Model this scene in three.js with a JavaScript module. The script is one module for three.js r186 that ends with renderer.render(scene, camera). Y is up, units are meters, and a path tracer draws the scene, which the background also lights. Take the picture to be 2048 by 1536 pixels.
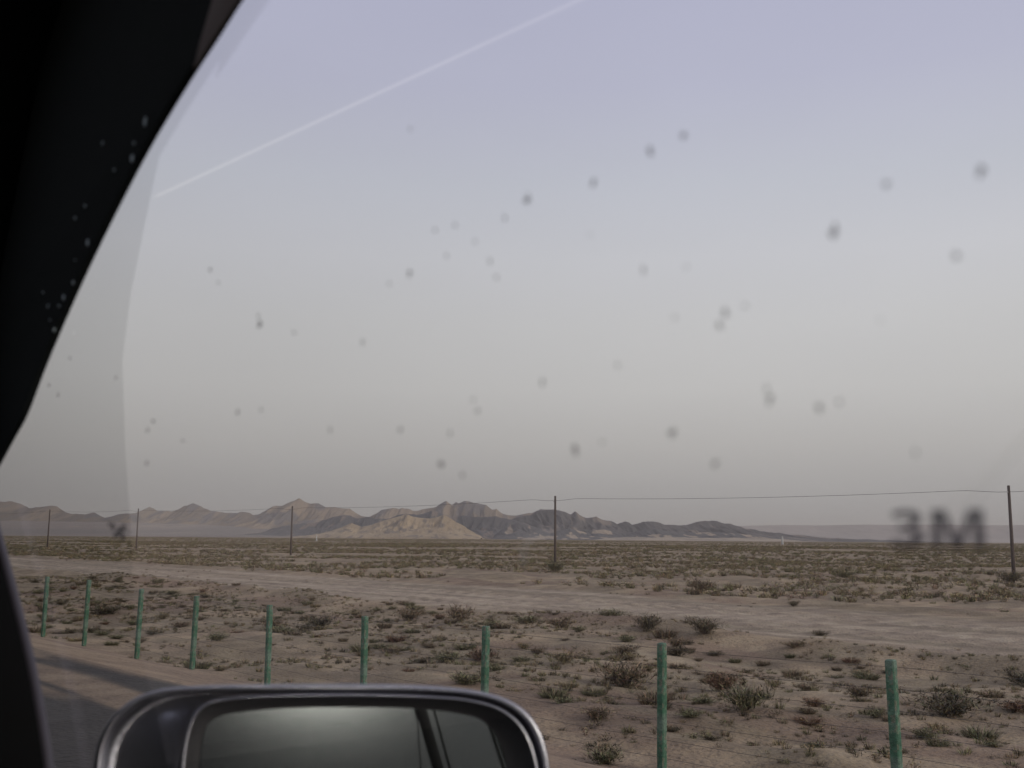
import * as THREE from 'three';
import { mergeGeometries, toCreasedNormals } from 'three/addons/utils/BufferGeometryUtils.js';
import { TextGeometry } from 'three/addons/geometries/TextGeometry.js';
import { FontLoader } from 'three/addons/loaders/FontLoader.js';

// ---------------------------------------------------------------- camera, sky, sun, exposure
const V = (x, y, z) => new THREE.Vector3(x, y, z);
const D2R = Math.PI / 180;
const scene = new THREE.Scene();
const camera = new THREE.PerspectiveCamera(40, 4 / 3, 0.01, 60000);
const EYE = V(0, 2.71, 0);
camera.position.copy(EYE);
camera.rotation.set(8.33 * D2R, 0, 0.45 * D2R, 'YXZ');
camera.updateMatrixWorld(true);
camera.focus = 60;
camera.userData.fStop = camera.getFocalLength() / 2.5;   // a compact camera's small aperture, about 2 mm across
const FPX = 768 / Math.tan(20 * D2R);

const ray = (px, py) => V((px - 1024) / FPX, -(py - 768) / FPX, -1).applyQuaternion(camera.quaternion);
const HEAD = 41.3 * D2R;                                 // the car heads this far to the left of the view
const CAR_R = V(Math.cos(HEAD), 0, -Math.sin(HEAD)), CAR_F = V(-Math.sin(HEAD), 0, -Math.cos(HEAD));
const SUN = V(0, 0, 0).addScaledVector(CAR_F, -0.94).addScaledVector(CAR_R, 0.308).normalize().multiplyScalar(Math.cos(20.8 * D2R)).add(V(0, Math.sin(20.8 * D2R), 0));
let seed = 12345;
const rnd = () => { seed = (seed + 0x6d2b79f5) | 0; let t = Math.imul(seed ^ (seed >>> 15), 1 | seed); t = (t + Math.imul(t ^ (t >>> 7), 61 | t)) ^ t; return ((t ^ (t >>> 14)) >>> 0) / 4294967296; };
const rr = (a, b) => a + (b - a) * rnd();
const hash = (x, y) => { let h = Math.imul(x | 0, 374761393) + Math.imul(y | 0, 668265263); h = Math.imul(h ^ (h >>> 13), 1274126177); return ((h ^ (h >>> 16)) >>> 0) / 4294967296; };
const vn = (x, y, p = 0) => {
  const xi = Math.floor(x), yi = Math.floor(y), fx = x - xi, fy = y - yi, sx = fx * fx * (3 - 2 * fx), sy = fy * fy * (3 - 2 * fy), m = (v) => p ? ((v % p) + p) % p : v;
  const a = hash(m(xi), m(yi)), b = hash(m(xi + 1), m(yi)), c = hash(m(xi), m(yi + 1)), d = hash(m(xi + 1), m(yi + 1));
  return a + (b - a) * sx + (c - a) * sy + (a - b - c + d) * sx * sy;
};
const fbm = (x, y, o = 4, p = 0) => { let s = 0, a = 0.5, n = 0; for (let i = 0; i < o; i++) { s += a * vn(x + i * 17 * (p ? 0 : 1), y, p); n += a; x *= 2; y *= 2; p *= 2; a *= 0.5; } return s / n; };
const ridged = (x, y, o = 4) => { let s = 0, a = 0.5, n = 0; for (let i = 0; i < o; i++) { s += a * (1 - Math.abs(2 * vn(x + i * 31, y + i * 7) - 1)); n += a; x *= 2.1; y *= 2.1; a *= 0.5; } return s / n; };
const sst = (x, a, b) => { const t = Math.min(1, Math.max(0, (x - a) / (b - a))); return t * t * (3 - 2 * t); };
const lin = (c) => (c /= 255) <= 0.04045 ? c / 12.92 : ((c + 0.055) / 1.055) ** 2.4;
{
  const W = 4096, H = 2048, data = new Float32Array(W * H * 4);
  const stops = [[-90, 120, 108, 96], [-0.5, 140, 136, 134], [0, 150, 146, 144], [2, 160, 157, 156], [5, 178, 175, 173], [8, 190, 188, 187], [11.5, 195, 194, 195], [15, 197, 197, 202], [19, 191, 193, 203], [24, 184, 185, 204], [30, 180, 181, 204], [45, 180, 181, 200], [90, 182, 182, 194]].map(([e, ...c]) => [e, ...c.map(lin)]);
  const axis = Math.atan2(-Math.cos(24 * D2R), Math.sin(24 * D2R));
  // a side-window reflection, painted into the sky as a thin pale streak, upper left
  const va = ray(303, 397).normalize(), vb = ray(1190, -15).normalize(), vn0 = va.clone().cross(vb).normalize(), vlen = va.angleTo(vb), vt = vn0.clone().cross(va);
  for (let j = 0; j < H; j++) {
    const el = ((j + 0.5) / H - 0.5) * 180;
    let k = 1; while (k < stops.length - 1 && stops[k][0] < el) k++;
    const a = stops[k - 1], b = stops[k], t = THREE.MathUtils.clamp((el - a[0]) / (b[0] - a[0]), 0, 1);
    for (let i = 0; i < W; i++) {
      const az = ((i + 0.5) / W - 0.5) * 2 * Math.PI, ce = Math.cos(el * D2R), sun = Math.max(0, Math.cos(az) * ce * SUN.x + Math.sin(el * D2R) * SUN.y + Math.sin(az) * ce * SUN.z);
      const glow = 15 * Math.exp(-Math.max(0, Math.acos(Math.min(1, sun)) - 5 * D2R) / (1.2 * D2R)) + 0.1 * Math.pow(sun, 8);       // the aureole of a sun in dust
      let da = Math.abs(az - axis); if (da > Math.PI) da = 2 * Math.PI - da;
      const side = 1 + (0.32 * Math.exp(-((da / 0.75) ** 2)) - 0.2) * (1 - Math.min(1, Math.max(0, el - 12) / 16) * 0.7);
      const mottle = el > 0 && el < 50 ? 0.05 * (fbm(az * 5, el * 0.22, 3) - 0.5) : 0;
      let reflStreak = 0;
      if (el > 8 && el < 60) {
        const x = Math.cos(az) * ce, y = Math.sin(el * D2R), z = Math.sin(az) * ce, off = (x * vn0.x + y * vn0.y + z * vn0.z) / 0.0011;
        if (Math.abs(off) < 4) { const along = Math.atan2(x * vt.x + y * vt.y + z * vt.z, x * va.x + y * va.y + z * va.z) / vlen; if (along > 0 && along < 1.6) reflStreak = Math.exp(-((off / (0.9 + 0.9 * along)) ** 2)) * (0.12 - 0.065 * Math.min(1, along)) * Math.min(1, along * 60); }
      }
      for (let c = 0; c < 3; c++) data[(j * W + i) * 4 + c] = reflStreak * [1.05, 0.97, 0.85][c] + (1 + mottle) * (a[c + 1] + (b[c + 1] - a[c + 1]) * t) * side + (el > 0 ? glow * [1, 0.96, 0.88][c] : 0);
      data[(j * W + i) * 4 + 3] = 1;
    }
  }
  const t = new THREE.DataTexture(data, W, H, THREE.RGBAFormat, THREE.FloatType);
  t.mapping = THREE.EquirectangularReflectionMapping; t.magFilter = THREE.LinearFilter; t.needsUpdate = true;
  scene.background = t; scene.environment = t;
}
const sun = new THREE.DirectionalLight(0xfff0dc, 0.8);
sun.position.copy(SUN).multiplyScalar(400); sun.castShadow = true; sun.shadow.radius = 20;
Object.assign(sun.shadow.camera, { left: -300, right: 300, top: 300, bottom: -300, near: 1, far: 1200 });
scene.add(sun);
scene.fog = new THREE.FogExp2(new THREE.Color(1, 0.92, 0.84), 0.00004);
const renderer = new THREE.WebGLRenderer({ antialias: true });
renderer.toneMapping = THREE.LinearToneMapping; renderer.toneMappingExposure = 1;
renderer.shadowMap.enabled = true;

// ---------------------------------------------------------------- helpers
const names = new Map();
function numbered(name) { const n = names.get(name) ?? 0; names.set(name, n + 1); return n ? name + '_' + String(n).padStart(3, '0') : name; }
function tag(o, label, category, group, kind) { o.userData = { label, ...(category && { category }), ...(group && { group }), ...(kind && { kind }) }; return o; }
function obj(name, geometry, material, parent) {
  const o = new THREE.Mesh(geometry, material); o.name = parent ? name : numbered(name); o.castShadow = o.receiveShadow = true; (parent ?? scene).add(o); return o;
}
function base(name, p = V(0, 0, 0)) { const g = new THREE.Group(); g.name = numbered(name); g.position.copy(p); scene.add(g); return g; }
const mat = (r, g, b, roughness = 0.9, more = {}) => new THREE.MeshStandardMaterial({ color: new THREE.Color().setRGB(r, g, b), roughness, side: THREE.DoubleSide, ...more });
const at = (px, py, depth) => { const d = ray(px, py); return EYE.clone().addScaledVector(d, depth / -d.z); };
const onLevel = (px, py, y) => { const d = ray(px, py); return EYE.clone().addScaledVector(d, (y - EYE.y) / d.y); };
const nOf = (x, z) => x * CAR_R.x + z * CAR_R.z, sOf = (x, z) => x * CAR_F.x + z * CAR_F.z;
const fromNS = (n, s) => [n * CAR_R.x + s * CAR_F.x, n * CAR_R.z + s * CAR_F.z];
function lerpPts(pts, x) { if (x <= pts[0][0]) return pts[0][1]; for (let i = 1; i < pts.length; i++) if (x <= pts[i][0]) { const [a, b] = [pts[i - 1], pts[i]]; return a[1] + (b[1] - a[1]) * (x - a[0]) / (b[0] - a[0]); } return pts.at(-1)[1]; }

// ---------------------------------------------------------------- ground
const ROAD_Y = 1.46;
function ground(x, z) {
  const n = nOf(x, z), s = sOf(x, z), r = Math.hypot(x, z);
  if (n < 4.1) return ROAD_Y - 0.03;
  let y = (ROAD_Y - 0.03) * (1 - sst(n, 3.7, 10.4)) * (1 - 0.04 * sst(n, 4, 5)) + 0.05 * (fbm(n * 0.9, s * 0.5, 3) - 0.5) * sst(n, 4.2, 5.5);
  if (n > 9) {
    const rough = sst(n, 9, 11) * (1 - 0.85 * sst(n, 25.5, 26.5) * (1 - sst(n, 40, 42)));
    if (r < 400) y += rough * ((fbm(x * 0.55, z * 0.55, 4) - 0.5) * 0.34 + (fbm(x * 0.12 + 9, z * 0.12, 2) - 0.5) * 0.5);
    const e = 24.6 + 2.2 * (fbm(s * 0.09, 3, 2) - 0.5);
    y += 0.26 * Math.exp(-(((n - e) / 1.1) ** 2)) * (0.5 + vn(s * 0.2, 8)) + 0.18 * Math.exp(-(((n - 41.5 - 2 * (vn(s * 0.1, 4) - 0.5)) / 1) ** 2));
    if (n > 26 && n < 41) { for (const c of [28.6, 30.3, 33.4, 35.1]) { const w = c + 0.9 * (fbm(s * 0.03, c, 2) - 0.5), d = n - w; y += 0.05 * Math.exp(-(((Math.abs(d) - 0.42) / 0.16) ** 2)) - 0.07 * Math.exp(-((d / 0.26) ** 2)); } y += 0.05 * (fbm(n * 1.4, s * 0.4, 3) - 0.5); }
    y += sst(n, 50, 90) * (1 - sst(r, 500, 900)) * ((fbm(x * 0.022, z * 0.022, 3) - 0.5) * 0.9);
  }
  return y;
}
const tex = (size, fn, srgb) => {
  const d = new Uint8Array(size * size * 4);
  for (let j = 0; j < size; j++) for (let i = 0; i < size; i++) { const c = fn(i / size, j / size); for (let k = 0; k < 3; k++) d[(j * size + i) * 4 + k] = Math.max(0, Math.min(255, 255 * (c.length ? c[k] : c))); d[(j * size + i) * 4 + 3] = 255; }
  const t = new THREE.DataTexture(d, size, size); t.wrapS = t.wrapT = THREE.RepeatWrapping; t.magFilter = THREE.LinearFilter; if (srgb) t.colorSpace = THREE.SRGBColorSpace; t.needsUpdate = true; return t;
};
const sandMap = tex(1024, (u, v) => { const a = fbm(u * 8, v * 8, 5, 8), g = fbm(u * 96, v * 96, 3, 96), p = g > 0.66 ? -0.18 : g < 0.3 ? 0.08 : 0; const l = 0.95 + 0.3 * (a - 0.5) + 0.2 * (g - 0.5) + p; return [l, l * (0.985 + 0.03 * (a - 0.5)), l * 0.97]; }, true);
const sandBump = tex(1024, (u, v) => 0.5 + 0.5 * (fbm(u * 14, v * 14, 4, 14) - 0.5) + 0.6 * (fbm(u * 80, v * 80, 3, 80) - 0.5));
const groundMat = new THREE.MeshStandardMaterial({ color: 0xffffff, vertexColors: true, roughness: 1, map: sandMap, bumpMap: sandBump, bumpScale: 0.05, side: THREE.DoubleSide });
function groundColor(x, z, out) {
  const n = nOf(x, z), s = sOf(x, z), r = Math.hypot(x, z);
  const mixc = (a, b, t) => a.map((v, i) => v + (b[i] - v) * t);
  let c = mixc([0.365, 0.285, 0.19], [0.25, 0.2, 0.132], sst(fbm(x * 0.45, z * 0.45, 4), 0.38, 0.56));          // sand with duff and crust
  c = mixc(c, [0.42, 0.34, 0.235], sst(fbm(n * 0.8 + 40, s * 0.25, 3), 0.56, 0.72) * 0.6);
  c = mixc(c, [0.21, 0.135, 0.1], sst(fbm(n * 0.45 + 7, s * 0.2 + 5, 3), 0.6, 0.7) * 0.5);
  if (n < 11) c = mixc(mixc([0.31, 0.228, 0.162], [0.345, 0.262, 0.178], sst(fbm(n * 0.6, s * 0.08, 2), 0.4, 0.7)), c, sst(n, 9.2 + 1.2 * (vn(s * 0.6, 2) - 0.5), 10.6));
  const tr = sst(n + 3.2 * (fbm(s * 0.12, n * 0.3, 4) - 0.5), 25.6, 27.2) * (1 - sst(n + 6 * (fbm(s * 0.07, n * 0.25 + 6, 4) - 0.5), 37.5, 40.5));
  let t = mixc([0.36, 0.295, 0.215], [0.42, 0.35, 0.265], sst(fbm(n * 0.5, s * 0.06, 3), 0.35, 0.65));
  t = mixc(t, [0.47, 0.39, 0.295], sst(fbm(n * 1.5 + 20, s * 0.03, 2), 0.64, 0.74) * 0.8);
  t = mixc(t, [0.25, 0.205, 0.145], sst(fbm(n * 1.3 + 60, s * 0.07, 4), 0.54, 0.64) * 0.8);
  c = mixc(c, t, tr);
  c = mixc(c, mixc([0.32, 0.25, 0.172], [0.26, 0.21, 0.142], fbm(x * 0.01, z * 0.03, 3)), sst(fbm(x * 0.0016, z * 0.006, 4), 0.3, 0.6) * 0.8 * sst(n, 44, 60));
  out.push(...c);
}
{
  const cols = [], rows = [];
  for (let i = 0; i <= 420; i++) cols.push(-37 + 74 * i / 420);
  for (let i = 1; i <= 60; i++) cols.push(37 + 286 * i / 60);
  for (let r = 1.2; r < 26000; r *= 1.0175) rows.push(r);
  const pos = [0, ROAD_Y - 0.03, 0], col = [0.2, 0.2, 0.2], uv = [0, 0], idx = [];
  const nc = cols.length;
  for (const r of rows) for (const a of cols) { const x = r * Math.sin(a * D2R), z = -r * Math.cos(a * D2R); pos.push(x, ground(x, z), z); groundColor(x, z, col); uv.push(x / 5, z / 5); }
  for (let j = 0; j < rows.length - 1; j++) for (let i = 0; i < nc - 1; i++) { const a = 1 + j * nc + i; idx.push(a, a + 1, a + nc, a + 1, a + nc + 1, a + nc); }
  for (let i = 0; i < nc - 1; i++) idx.push(0, 2 + i, 1 + i);
  const g = new THREE.BufferGeometry();
  g.setAttribute('position', new THREE.Float32BufferAttribute(pos, 3)); g.setAttribute('color', new THREE.Float32BufferAttribute(col, 3)); g.setAttribute('uv', new THREE.Float32BufferAttribute(uv, 2)); g.setIndex(idx); g.computeVertexNormals();
  tag(obj('ground', g, groundMat), 'flat sandy desert plain with a pale dirt track running to the hills', null, null, 'structure');
}
{ // the asphalt the car drives on, with sand blown over its edge
  const pos = [], col = [], uv = [], idx = [], nn = 150, ns = 420;
  for (let j = 0; j <= ns; j++) for (let i = 0; i <= nn; i++) {
    const n = i < 20 ? -10 + 9 * i / 20 : -1 + 5.4 * (i - 20) / (nn - 20), s = -30 + 130 * j / ns, [x, z] = fromNS(n, s);
    const edge = 3.75 + 0.5 * (fbm(s * 0.3, 1, 3) - 0.5), over = Math.max(sst(n, edge, edge + 0.25), 0.75 * sst(n, 2.5, 3.2) * sst(fbm(n * 2.4, s * 0.16, 3), 0.47, 0.57));
    pos.push(x, ROAD_Y + 0.004 - (n > 4 ? (n - 4) * 0.3 : 0), z); uv.push(x / 2.5, z / 2.5);
    const k = 0.8 + 0.4 * fbm(n * 1.1, s * 0.1, 3), a = [0.056 * k, 0.051 * k, 0.046 * k], b = [0.33, 0.25, 0.172];
    col.push(...a.map((v, q) => v + (b[q] - v) * over));
  }
  for (let j = 0; j < ns; j++) for (let i = 0; i < nn; i++) { const a = j * (nn + 1) + i; idx.push(a, a + nn + 1, a + 1, a + 1, a + nn + 1, a + nn + 2); }
  const g = new THREE.BufferGeometry();
  g.setAttribute('position', new THREE.Float32BufferAttribute(pos, 3)); g.setAttribute('color', new THREE.Float32BufferAttribute(col, 3)); g.setAttribute('uv', new THREE.Float32BufferAttribute(uv, 2)); g.setIndex(idx); g.computeVertexNormals();
  tag(obj('road', g, new THREE.MeshStandardMaterial({ vertexColors: true, roughness: 0.95, map: sandMap, bumpMap: sandBump, bumpScale: 0.02, side: THREE.DoubleSide })), 'dark asphalt road under the car with sand blown over its edge', null, null, 'structure');
}

// ---------------------------------------------------------------- hills
const hillMat = new THREE.MeshStandardMaterial({ vertexColors: true, roughness: 1, side: THREE.DoubleSide });
function hill(label, pts, depth, front, back, colorOf, { step = 2, carve = 0.42, spur = 0.012, power = 1.15, jag = 1 } = {}) {
  const x0 = pts[0][0], x1 = pts.at(-1)[0], nx = Math.round((x1 - x0) / step), F = 34, B = 12, pos = [], col = [], idx = [], so = pts.length * 13 + x0;
  const ridge = (px) => {
    const p = Math.min(x1, Math.max(x0, px));
    const y = lerpPts(pts, p) + jag * (3.2 * (fbm(p * 0.11 + so, 5, 4) - 0.5));
    return Math.max(0, at(p, y, depth).y) * sst(px, x0, x0 + 6) * (1 - sst(px, x1 - 6, x1));
  };
  for (let i = 0; i <= nx; i++) {
    const px = x0 + (x1 - x0) * i / nx, X = at(px, 1000, depth).x;
    for (let k = 0; k <= F + B; k++) {
      const f = k <= F, t = f ? k / F : 1 + (k - F) / B, q = f ? t : 2 - t;
      const warp = (1 - q) * (fbm(px * spur * 1.3 + so, t * 2.2, 2) - 0.5) * 90;
      const h0 = ridge(px) * Math.pow(q, 0.9) + ridge(px + warp) * (1 - Math.pow(q, 0.9)), cut = ridged(px * spur * 2 + warp * 0.03 + so, t * 1.4 + so, 4);
      const fine = ridged(px * 0.11 + warp * 0.22 + so, t * 6 + warp * 0.02, 4);
      const y = h0 * Math.pow(q, power) * (1 - (carve * (1 - cut) + 0.32 * (1 - fine)) * Math.min(1, 5 * q * (1 - q))) - 2 * (q < 0.01);
      pos.push(X, Math.max(y, -3), -(f ? depth - front * (1 - t) : depth + back * (t - 1)));
      col.push(...colorOf(px, t, vn, y));
    }
  }
  const m = F + B + 1;
  for (let i = 0; i < nx; i++) for (let k = 0; k < F + B; k++) { const a = i * m + k; idx.push(a, a + m, a + 1, a + 1, a + m, a + m + 1); }
  const g = new THREE.BufferGeometry();
  g.setAttribute('position', new THREE.Float32BufferAttribute(pos, 3)); g.setAttribute('color', new THREE.Float32BufferAttribute(col, 3)); g.setIndex(idx); g.computeVertexNormals();
  tag(obj('hills', g, hillMat), label, null, null, 'structure');
}
const rock = (a, b, sx, sy, lo, hi, c, lo2 = 0.62, hi2 = 0.7) => (px, t) => { const m = sst(fbm(px * sx, t * sy, 4), lo, hi); let o = a.map((v, i) => v + (b[i] - v) * m); if (c) { const k = sst(fbm(px * sx * 1.7 + 50, t * sy * 1.6 + 9, 4), lo2, hi2); o = o.map((v, i) => v + (c[i] - v) * k); } const g = 0.86 + 0.28 * fbm(px * 0.4, t * 22, 2); return o.map((v) => v * g); };
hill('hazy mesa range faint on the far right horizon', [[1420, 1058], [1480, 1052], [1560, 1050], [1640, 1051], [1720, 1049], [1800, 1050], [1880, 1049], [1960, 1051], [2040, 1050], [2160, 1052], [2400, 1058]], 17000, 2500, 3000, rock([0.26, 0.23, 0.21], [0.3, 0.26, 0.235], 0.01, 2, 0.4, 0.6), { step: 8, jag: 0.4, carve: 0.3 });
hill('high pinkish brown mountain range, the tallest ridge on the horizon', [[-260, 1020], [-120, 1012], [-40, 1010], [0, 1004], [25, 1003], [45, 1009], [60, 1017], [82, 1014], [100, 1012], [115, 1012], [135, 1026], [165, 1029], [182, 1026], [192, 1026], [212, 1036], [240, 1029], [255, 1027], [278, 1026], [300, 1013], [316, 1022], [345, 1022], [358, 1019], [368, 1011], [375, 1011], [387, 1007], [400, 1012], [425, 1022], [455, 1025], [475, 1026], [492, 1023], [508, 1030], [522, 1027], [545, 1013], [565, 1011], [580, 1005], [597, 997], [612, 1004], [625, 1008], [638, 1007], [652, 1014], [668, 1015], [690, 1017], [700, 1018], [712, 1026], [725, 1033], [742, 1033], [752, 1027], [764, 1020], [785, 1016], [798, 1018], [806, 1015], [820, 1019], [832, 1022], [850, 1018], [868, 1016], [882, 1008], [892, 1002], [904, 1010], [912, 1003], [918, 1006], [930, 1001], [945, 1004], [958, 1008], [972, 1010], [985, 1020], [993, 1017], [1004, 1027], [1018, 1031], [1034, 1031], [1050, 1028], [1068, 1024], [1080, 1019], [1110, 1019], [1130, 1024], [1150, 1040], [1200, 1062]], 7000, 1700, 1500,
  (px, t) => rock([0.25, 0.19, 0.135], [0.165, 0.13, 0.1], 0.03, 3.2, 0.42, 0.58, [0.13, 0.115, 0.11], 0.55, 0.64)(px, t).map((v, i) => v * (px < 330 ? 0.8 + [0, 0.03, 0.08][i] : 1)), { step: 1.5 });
hill('dark grey rocky hills trailing down to the right', [[1000, 1050], [1035, 1034], [1060, 1030], [1080, 1021], [1098, 1020], [1115, 1021], [1130, 1024], [1142, 1029], [1150, 1023], [1160, 1030], [1170, 1035], [1180, 1036], [1193, 1033], [1205, 1040], [1222, 1042], [1234, 1048], [1250, 1043], [1265, 1048], [1275, 1048], [1286, 1043], [1310, 1043], [1330, 1049], [1355, 1050], [1372, 1050], [1395, 1043], [1410, 1041], [1430, 1042], [1447, 1046], [1460, 1047], [1472, 1052], [1500, 1058], [1530, 1064], [1560, 1066], [1580, 1069], [1630, 1074], [1690, 1078], [1790, 1081]], 5200, 1100, 1100, rock([0.1, 0.09, 0.085], [0.07, 0.065, 0.063], 0.03, 2, 0.4, 0.6, [0.19, 0.155, 0.125], 0.62, 0.68), { step: 1.5 });
hill('sloping grey outwash apron below the left mountains', [[-260, 1048], [-100, 1043], [40, 1042], [180, 1044], [300, 1046], [420, 1050], [520, 1056], [620, 1063], [720, 1070], [800, 1075]], 6000, 3300, 900, rock([0.17, 0.145, 0.125], [0.2, 0.165, 0.14], 0.01, 1.5, 0.4, 0.65, [0.26, 0.21, 0.165], 0.6, 0.72), { step: 4, carve: 0.12, jag: 0.5, power: 1 });
hill('black rock ridge between the tall mountain and the tan hill', [[525, 1066], [545, 1058], [580, 1050], [610, 1046], [640, 1044], [665, 1034], [690, 1030], [705, 1032], [715, 1037], [735, 1034], [755, 1038], [780, 1037], [800, 1029], [815, 1027], [835, 1030], [850, 1026], [865, 1020], [885, 1028], [905, 1034], [925, 1031], [950, 1034], [975, 1034], [992, 1033], [1010, 1037], [1030, 1040], [1060, 1050], [1100, 1064]], 4600, 700, 700, rock([0.085, 0.08, 0.08], [0.065, 0.063, 0.065], 0.04, 2, 0.4, 0.6, [0.17, 0.135, 0.11], 0.6, 0.66), { step: 1.5, carve: 0.4 });
hill('low dark mounds with pale sandy feet at the foot of the right hills', [[985, 1072], [1010, 1056], [1025, 1048], [1040, 1046], [1058, 1050], [1080, 1060], [1100, 1066], [1120, 1060], [1140, 1058], [1160, 1062], [1180, 1066], [1190, 1060], [1205, 1059], [1225, 1064], [1250, 1068], [1290, 1060], [1310, 1058], [1335, 1062], [1360, 1066], [1420, 1064], [1480, 1068], [1560, 1076]], 4000, 500, 500, rock([0.1, 0.095, 0.092], [0.085, 0.08, 0.08], 0.03, 2, 0.4, 0.6, [0.33, 0.26, 0.19], 0.57, 0.62), { step: 1.5, carve: 0.35 });
hill('low pale sandy rise under the dark right hills', [[1190, 1079], [1230, 1075], [1260, 1073.5], [1300, 1075], [1350, 1074.5], [1400, 1076], [1470, 1075.5], [1540, 1077], [1600, 1081]], 3400, 300, 300, rock([0.36, 0.29, 0.215], [0.28, 0.23, 0.18], 0.03, 2, 0.4, 0.6), { step: 2, carve: 0.2, jag: 0.5 });
hill('tan sandy hill in front of the black ridge', [[610, 1074], [650, 1065], [680, 1057], [705, 1046], [725, 1054], [742, 1050], [765, 1042], [785, 1036], [800, 1032], [814, 1028], [825, 1033], [845, 1036], [862, 1037], [875, 1034], [888, 1029], [898, 1034], [912, 1044], [925, 1050], [940, 1060], [952, 1067], [968, 1074]], 3500, 420, 420, rock([0.35, 0.265, 0.168], [0.285, 0.216, 0.138], 0.06, 4, 0.4, 0.6, [0.18, 0.145, 0.11], 0.6, 0.68), { step: 1.2, carve: 0.22, power: 1.05, jag: 0.6 });

// ---------------------------------------------------------------- shrubs
const KINDS = {
  olive: { leaf: [[0.27, 0.255, 0.145], [0.33, 0.3, 0.18], [0.21, 0.205, 0.115]], twig: [0.24, 0.19, 0.13] },
  brown: { leaf: [[0.3, 0.235, 0.155], [0.37, 0.29, 0.19], [0.24, 0.185, 0.125]], twig: [0.23, 0.17, 0.125] },
  dark: { leaf: [[0.2, 0.172, 0.108], [0.24, 0.2, 0.133], [0.165, 0.143, 0.098]], twig: [0.175, 0.138, 0.1] },
  red: { leaf: [[0.29, 0.175, 0.115], [0.24, 0.15, 0.1], [0.33, 0.21, 0.13]], twig: [0.22, 0.14, 0.1] },
  straw: { leaf: [[0.44, 0.35, 0.21], [0.37, 0.3, 0.18], [0.31, 0.26, 0.15]], twig: [0.3, 0.235, 0.155] },
};
const leafMat = new THREE.MeshStandardMaterial({ vertexColors: true, roughness: 1, side: THREE.DoubleSide });
function strips(list) { // [[points..., width, colour]] thin tapered blades that bend
  const pos = [], col = [], nor = [];
  for (const [pts, w, c] of list) {
    const side = V(rnd() - 0.5, (rnd() - 0.5) * 0.3, rnd() - 0.5).normalize();
    for (let i = 0; i < pts.length - 1; i++) {
      const wa = w * (1 - i / (pts.length - 1) * 0.75), wb = w * (1 - (i + 1) / (pts.length - 1) * 0.75), a = pts[i], b = pts[i + 1];
      const A = a.clone().addScaledVector(side, wa), B = a.clone().addScaledVector(side, -wa), C = b.clone().addScaledVector(side, wb), D = b.clone().addScaledVector(side, -wb);
      const n = V(0, 0, 0).subVectors(b, a).cross(side).normalize(); if (n.y < 0) n.negate();
      for (const p of [A, B, C, B, D, C]) { pos.push(p.x, p.y, p.z); nor.push(n.x, n.y, n.z); col.push(...c); }
    }
  }
  const g = new THREE.BufferGeometry();
  g.setAttribute('position', new THREE.Float32BufferAttribute(pos, 3)); g.setAttribute('normal', new THREE.Float32BufferAttribute(nor, 3)); g.setAttribute('color', new THREE.Float32BufferAttribute(col, 3));
  return g;
}
function shrubShapes(kind, count, tuft, fine) { // about 1 wide and 0.5 high, foot at the origin
  const K = KINDS[kind], leaves = [], twigs = [], arms = [];
  const na = tuft ? 9 : 22;
  for (let i = 0; i < na; i++) { const a = i / na * 6.283 + rr(-0.3, 0.3), out = rr(0.12, 0.42), h = rr(0.24, 0.46) * (1.1 - out * 0.9); arms.push(V(Math.cos(a) * out, h, Math.sin(a) * out)); }
  for (const e of arms) twigs.push([[V(e.x * 0.08, -0.02, e.z * 0.08), V(e.x * 0.45, e.y * 0.55, e.z * 0.45), e], rr(0.004, 0.008), K.twig.map((v) => v * rr(0.8, 1.2))]);
  for (let i = 0; i < count; i++) {
    const c = K.leaf[Math.floor(rnd() * 3)].map((v) => v * rr(0.85, 1.15));
    if (tuft) {
      const a = rr(0, 6.283), o = Math.sqrt(rnd()) * 0.22, l = rr(0.2, 0.5), lean = rr(0.15, 0.95), b = a + rr(-0.8, 0.8);
      const p = V(Math.cos(a) * o, -0.01, Math.sin(a) * o), m = p.clone().add(V(Math.cos(b) * l * lean * 0.4, l * 0.6, Math.sin(b) * l * lean * 0.4)), q = m.clone().add(V(Math.cos(b) * l * lean * 0.5, l * (0.45 - lean * 0.55), Math.sin(b) * l * lean * 0.5));
      leaves.push([[p, m, q], fine ? rr(0.003, 0.007) : rr(0.008, 0.016), c]);
    } else {
      const e = arms[Math.floor(rnd() * na)], t = rr(0.25, 1.05), p = V(e.x * t * t ** 0.3, e.y * t, e.z * t * t ** 0.3).add(V(rr(-0.11, 0.11), rr(-0.07, 0.07), rr(-0.11, 0.11)));
      p.y = Math.max(0.005, p.y);
      const d = V(p.x * 1.1 + rr(-0.5, 0.5), rr(0, 0.7), p.z * 1.1 + rr(-0.5, 0.5)).normalize();
      leaves.push([[p, p.clone().addScaledVector(d, rr(0.05, 0.13))], fine ? rr(0.004, 0.009) : rr(0.014, 0.026), c]);
    }
  }
  return { foliage: strips(leaves), twigs: strips(twigs) };
}
const protos = {};
const shapeOf = (kind, tuft, v) => protos[kind + tuft + v] ??= shrubShapes(kind, tuft ? 480 : 1500, tuft, true);
function shrub(name, kind, tuft, v, p, w, h, label, category, group) {
  const s = shapeOf(kind, tuft, v), g = base(name, p);
  g.rotation.y = rr(0, 6.283); g.scale.set(w, h * 2, w);
  obj('foliage', s.foliage, leafMat, g); obj('twigs', s.twigs, leafMat, g);
  tag(g, label, category, group);
  taken.push([p.x, p.z, w * 0.5]);
  return g;
}
const taken = [];
const onGround = (px, py) => { let y = 0; let p; for (let i = 0; i < 8; i++) { p = onLevel(px, py, y); y = ground(p.x, p.z); } p.y = y - 0.01; return p; };
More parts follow.
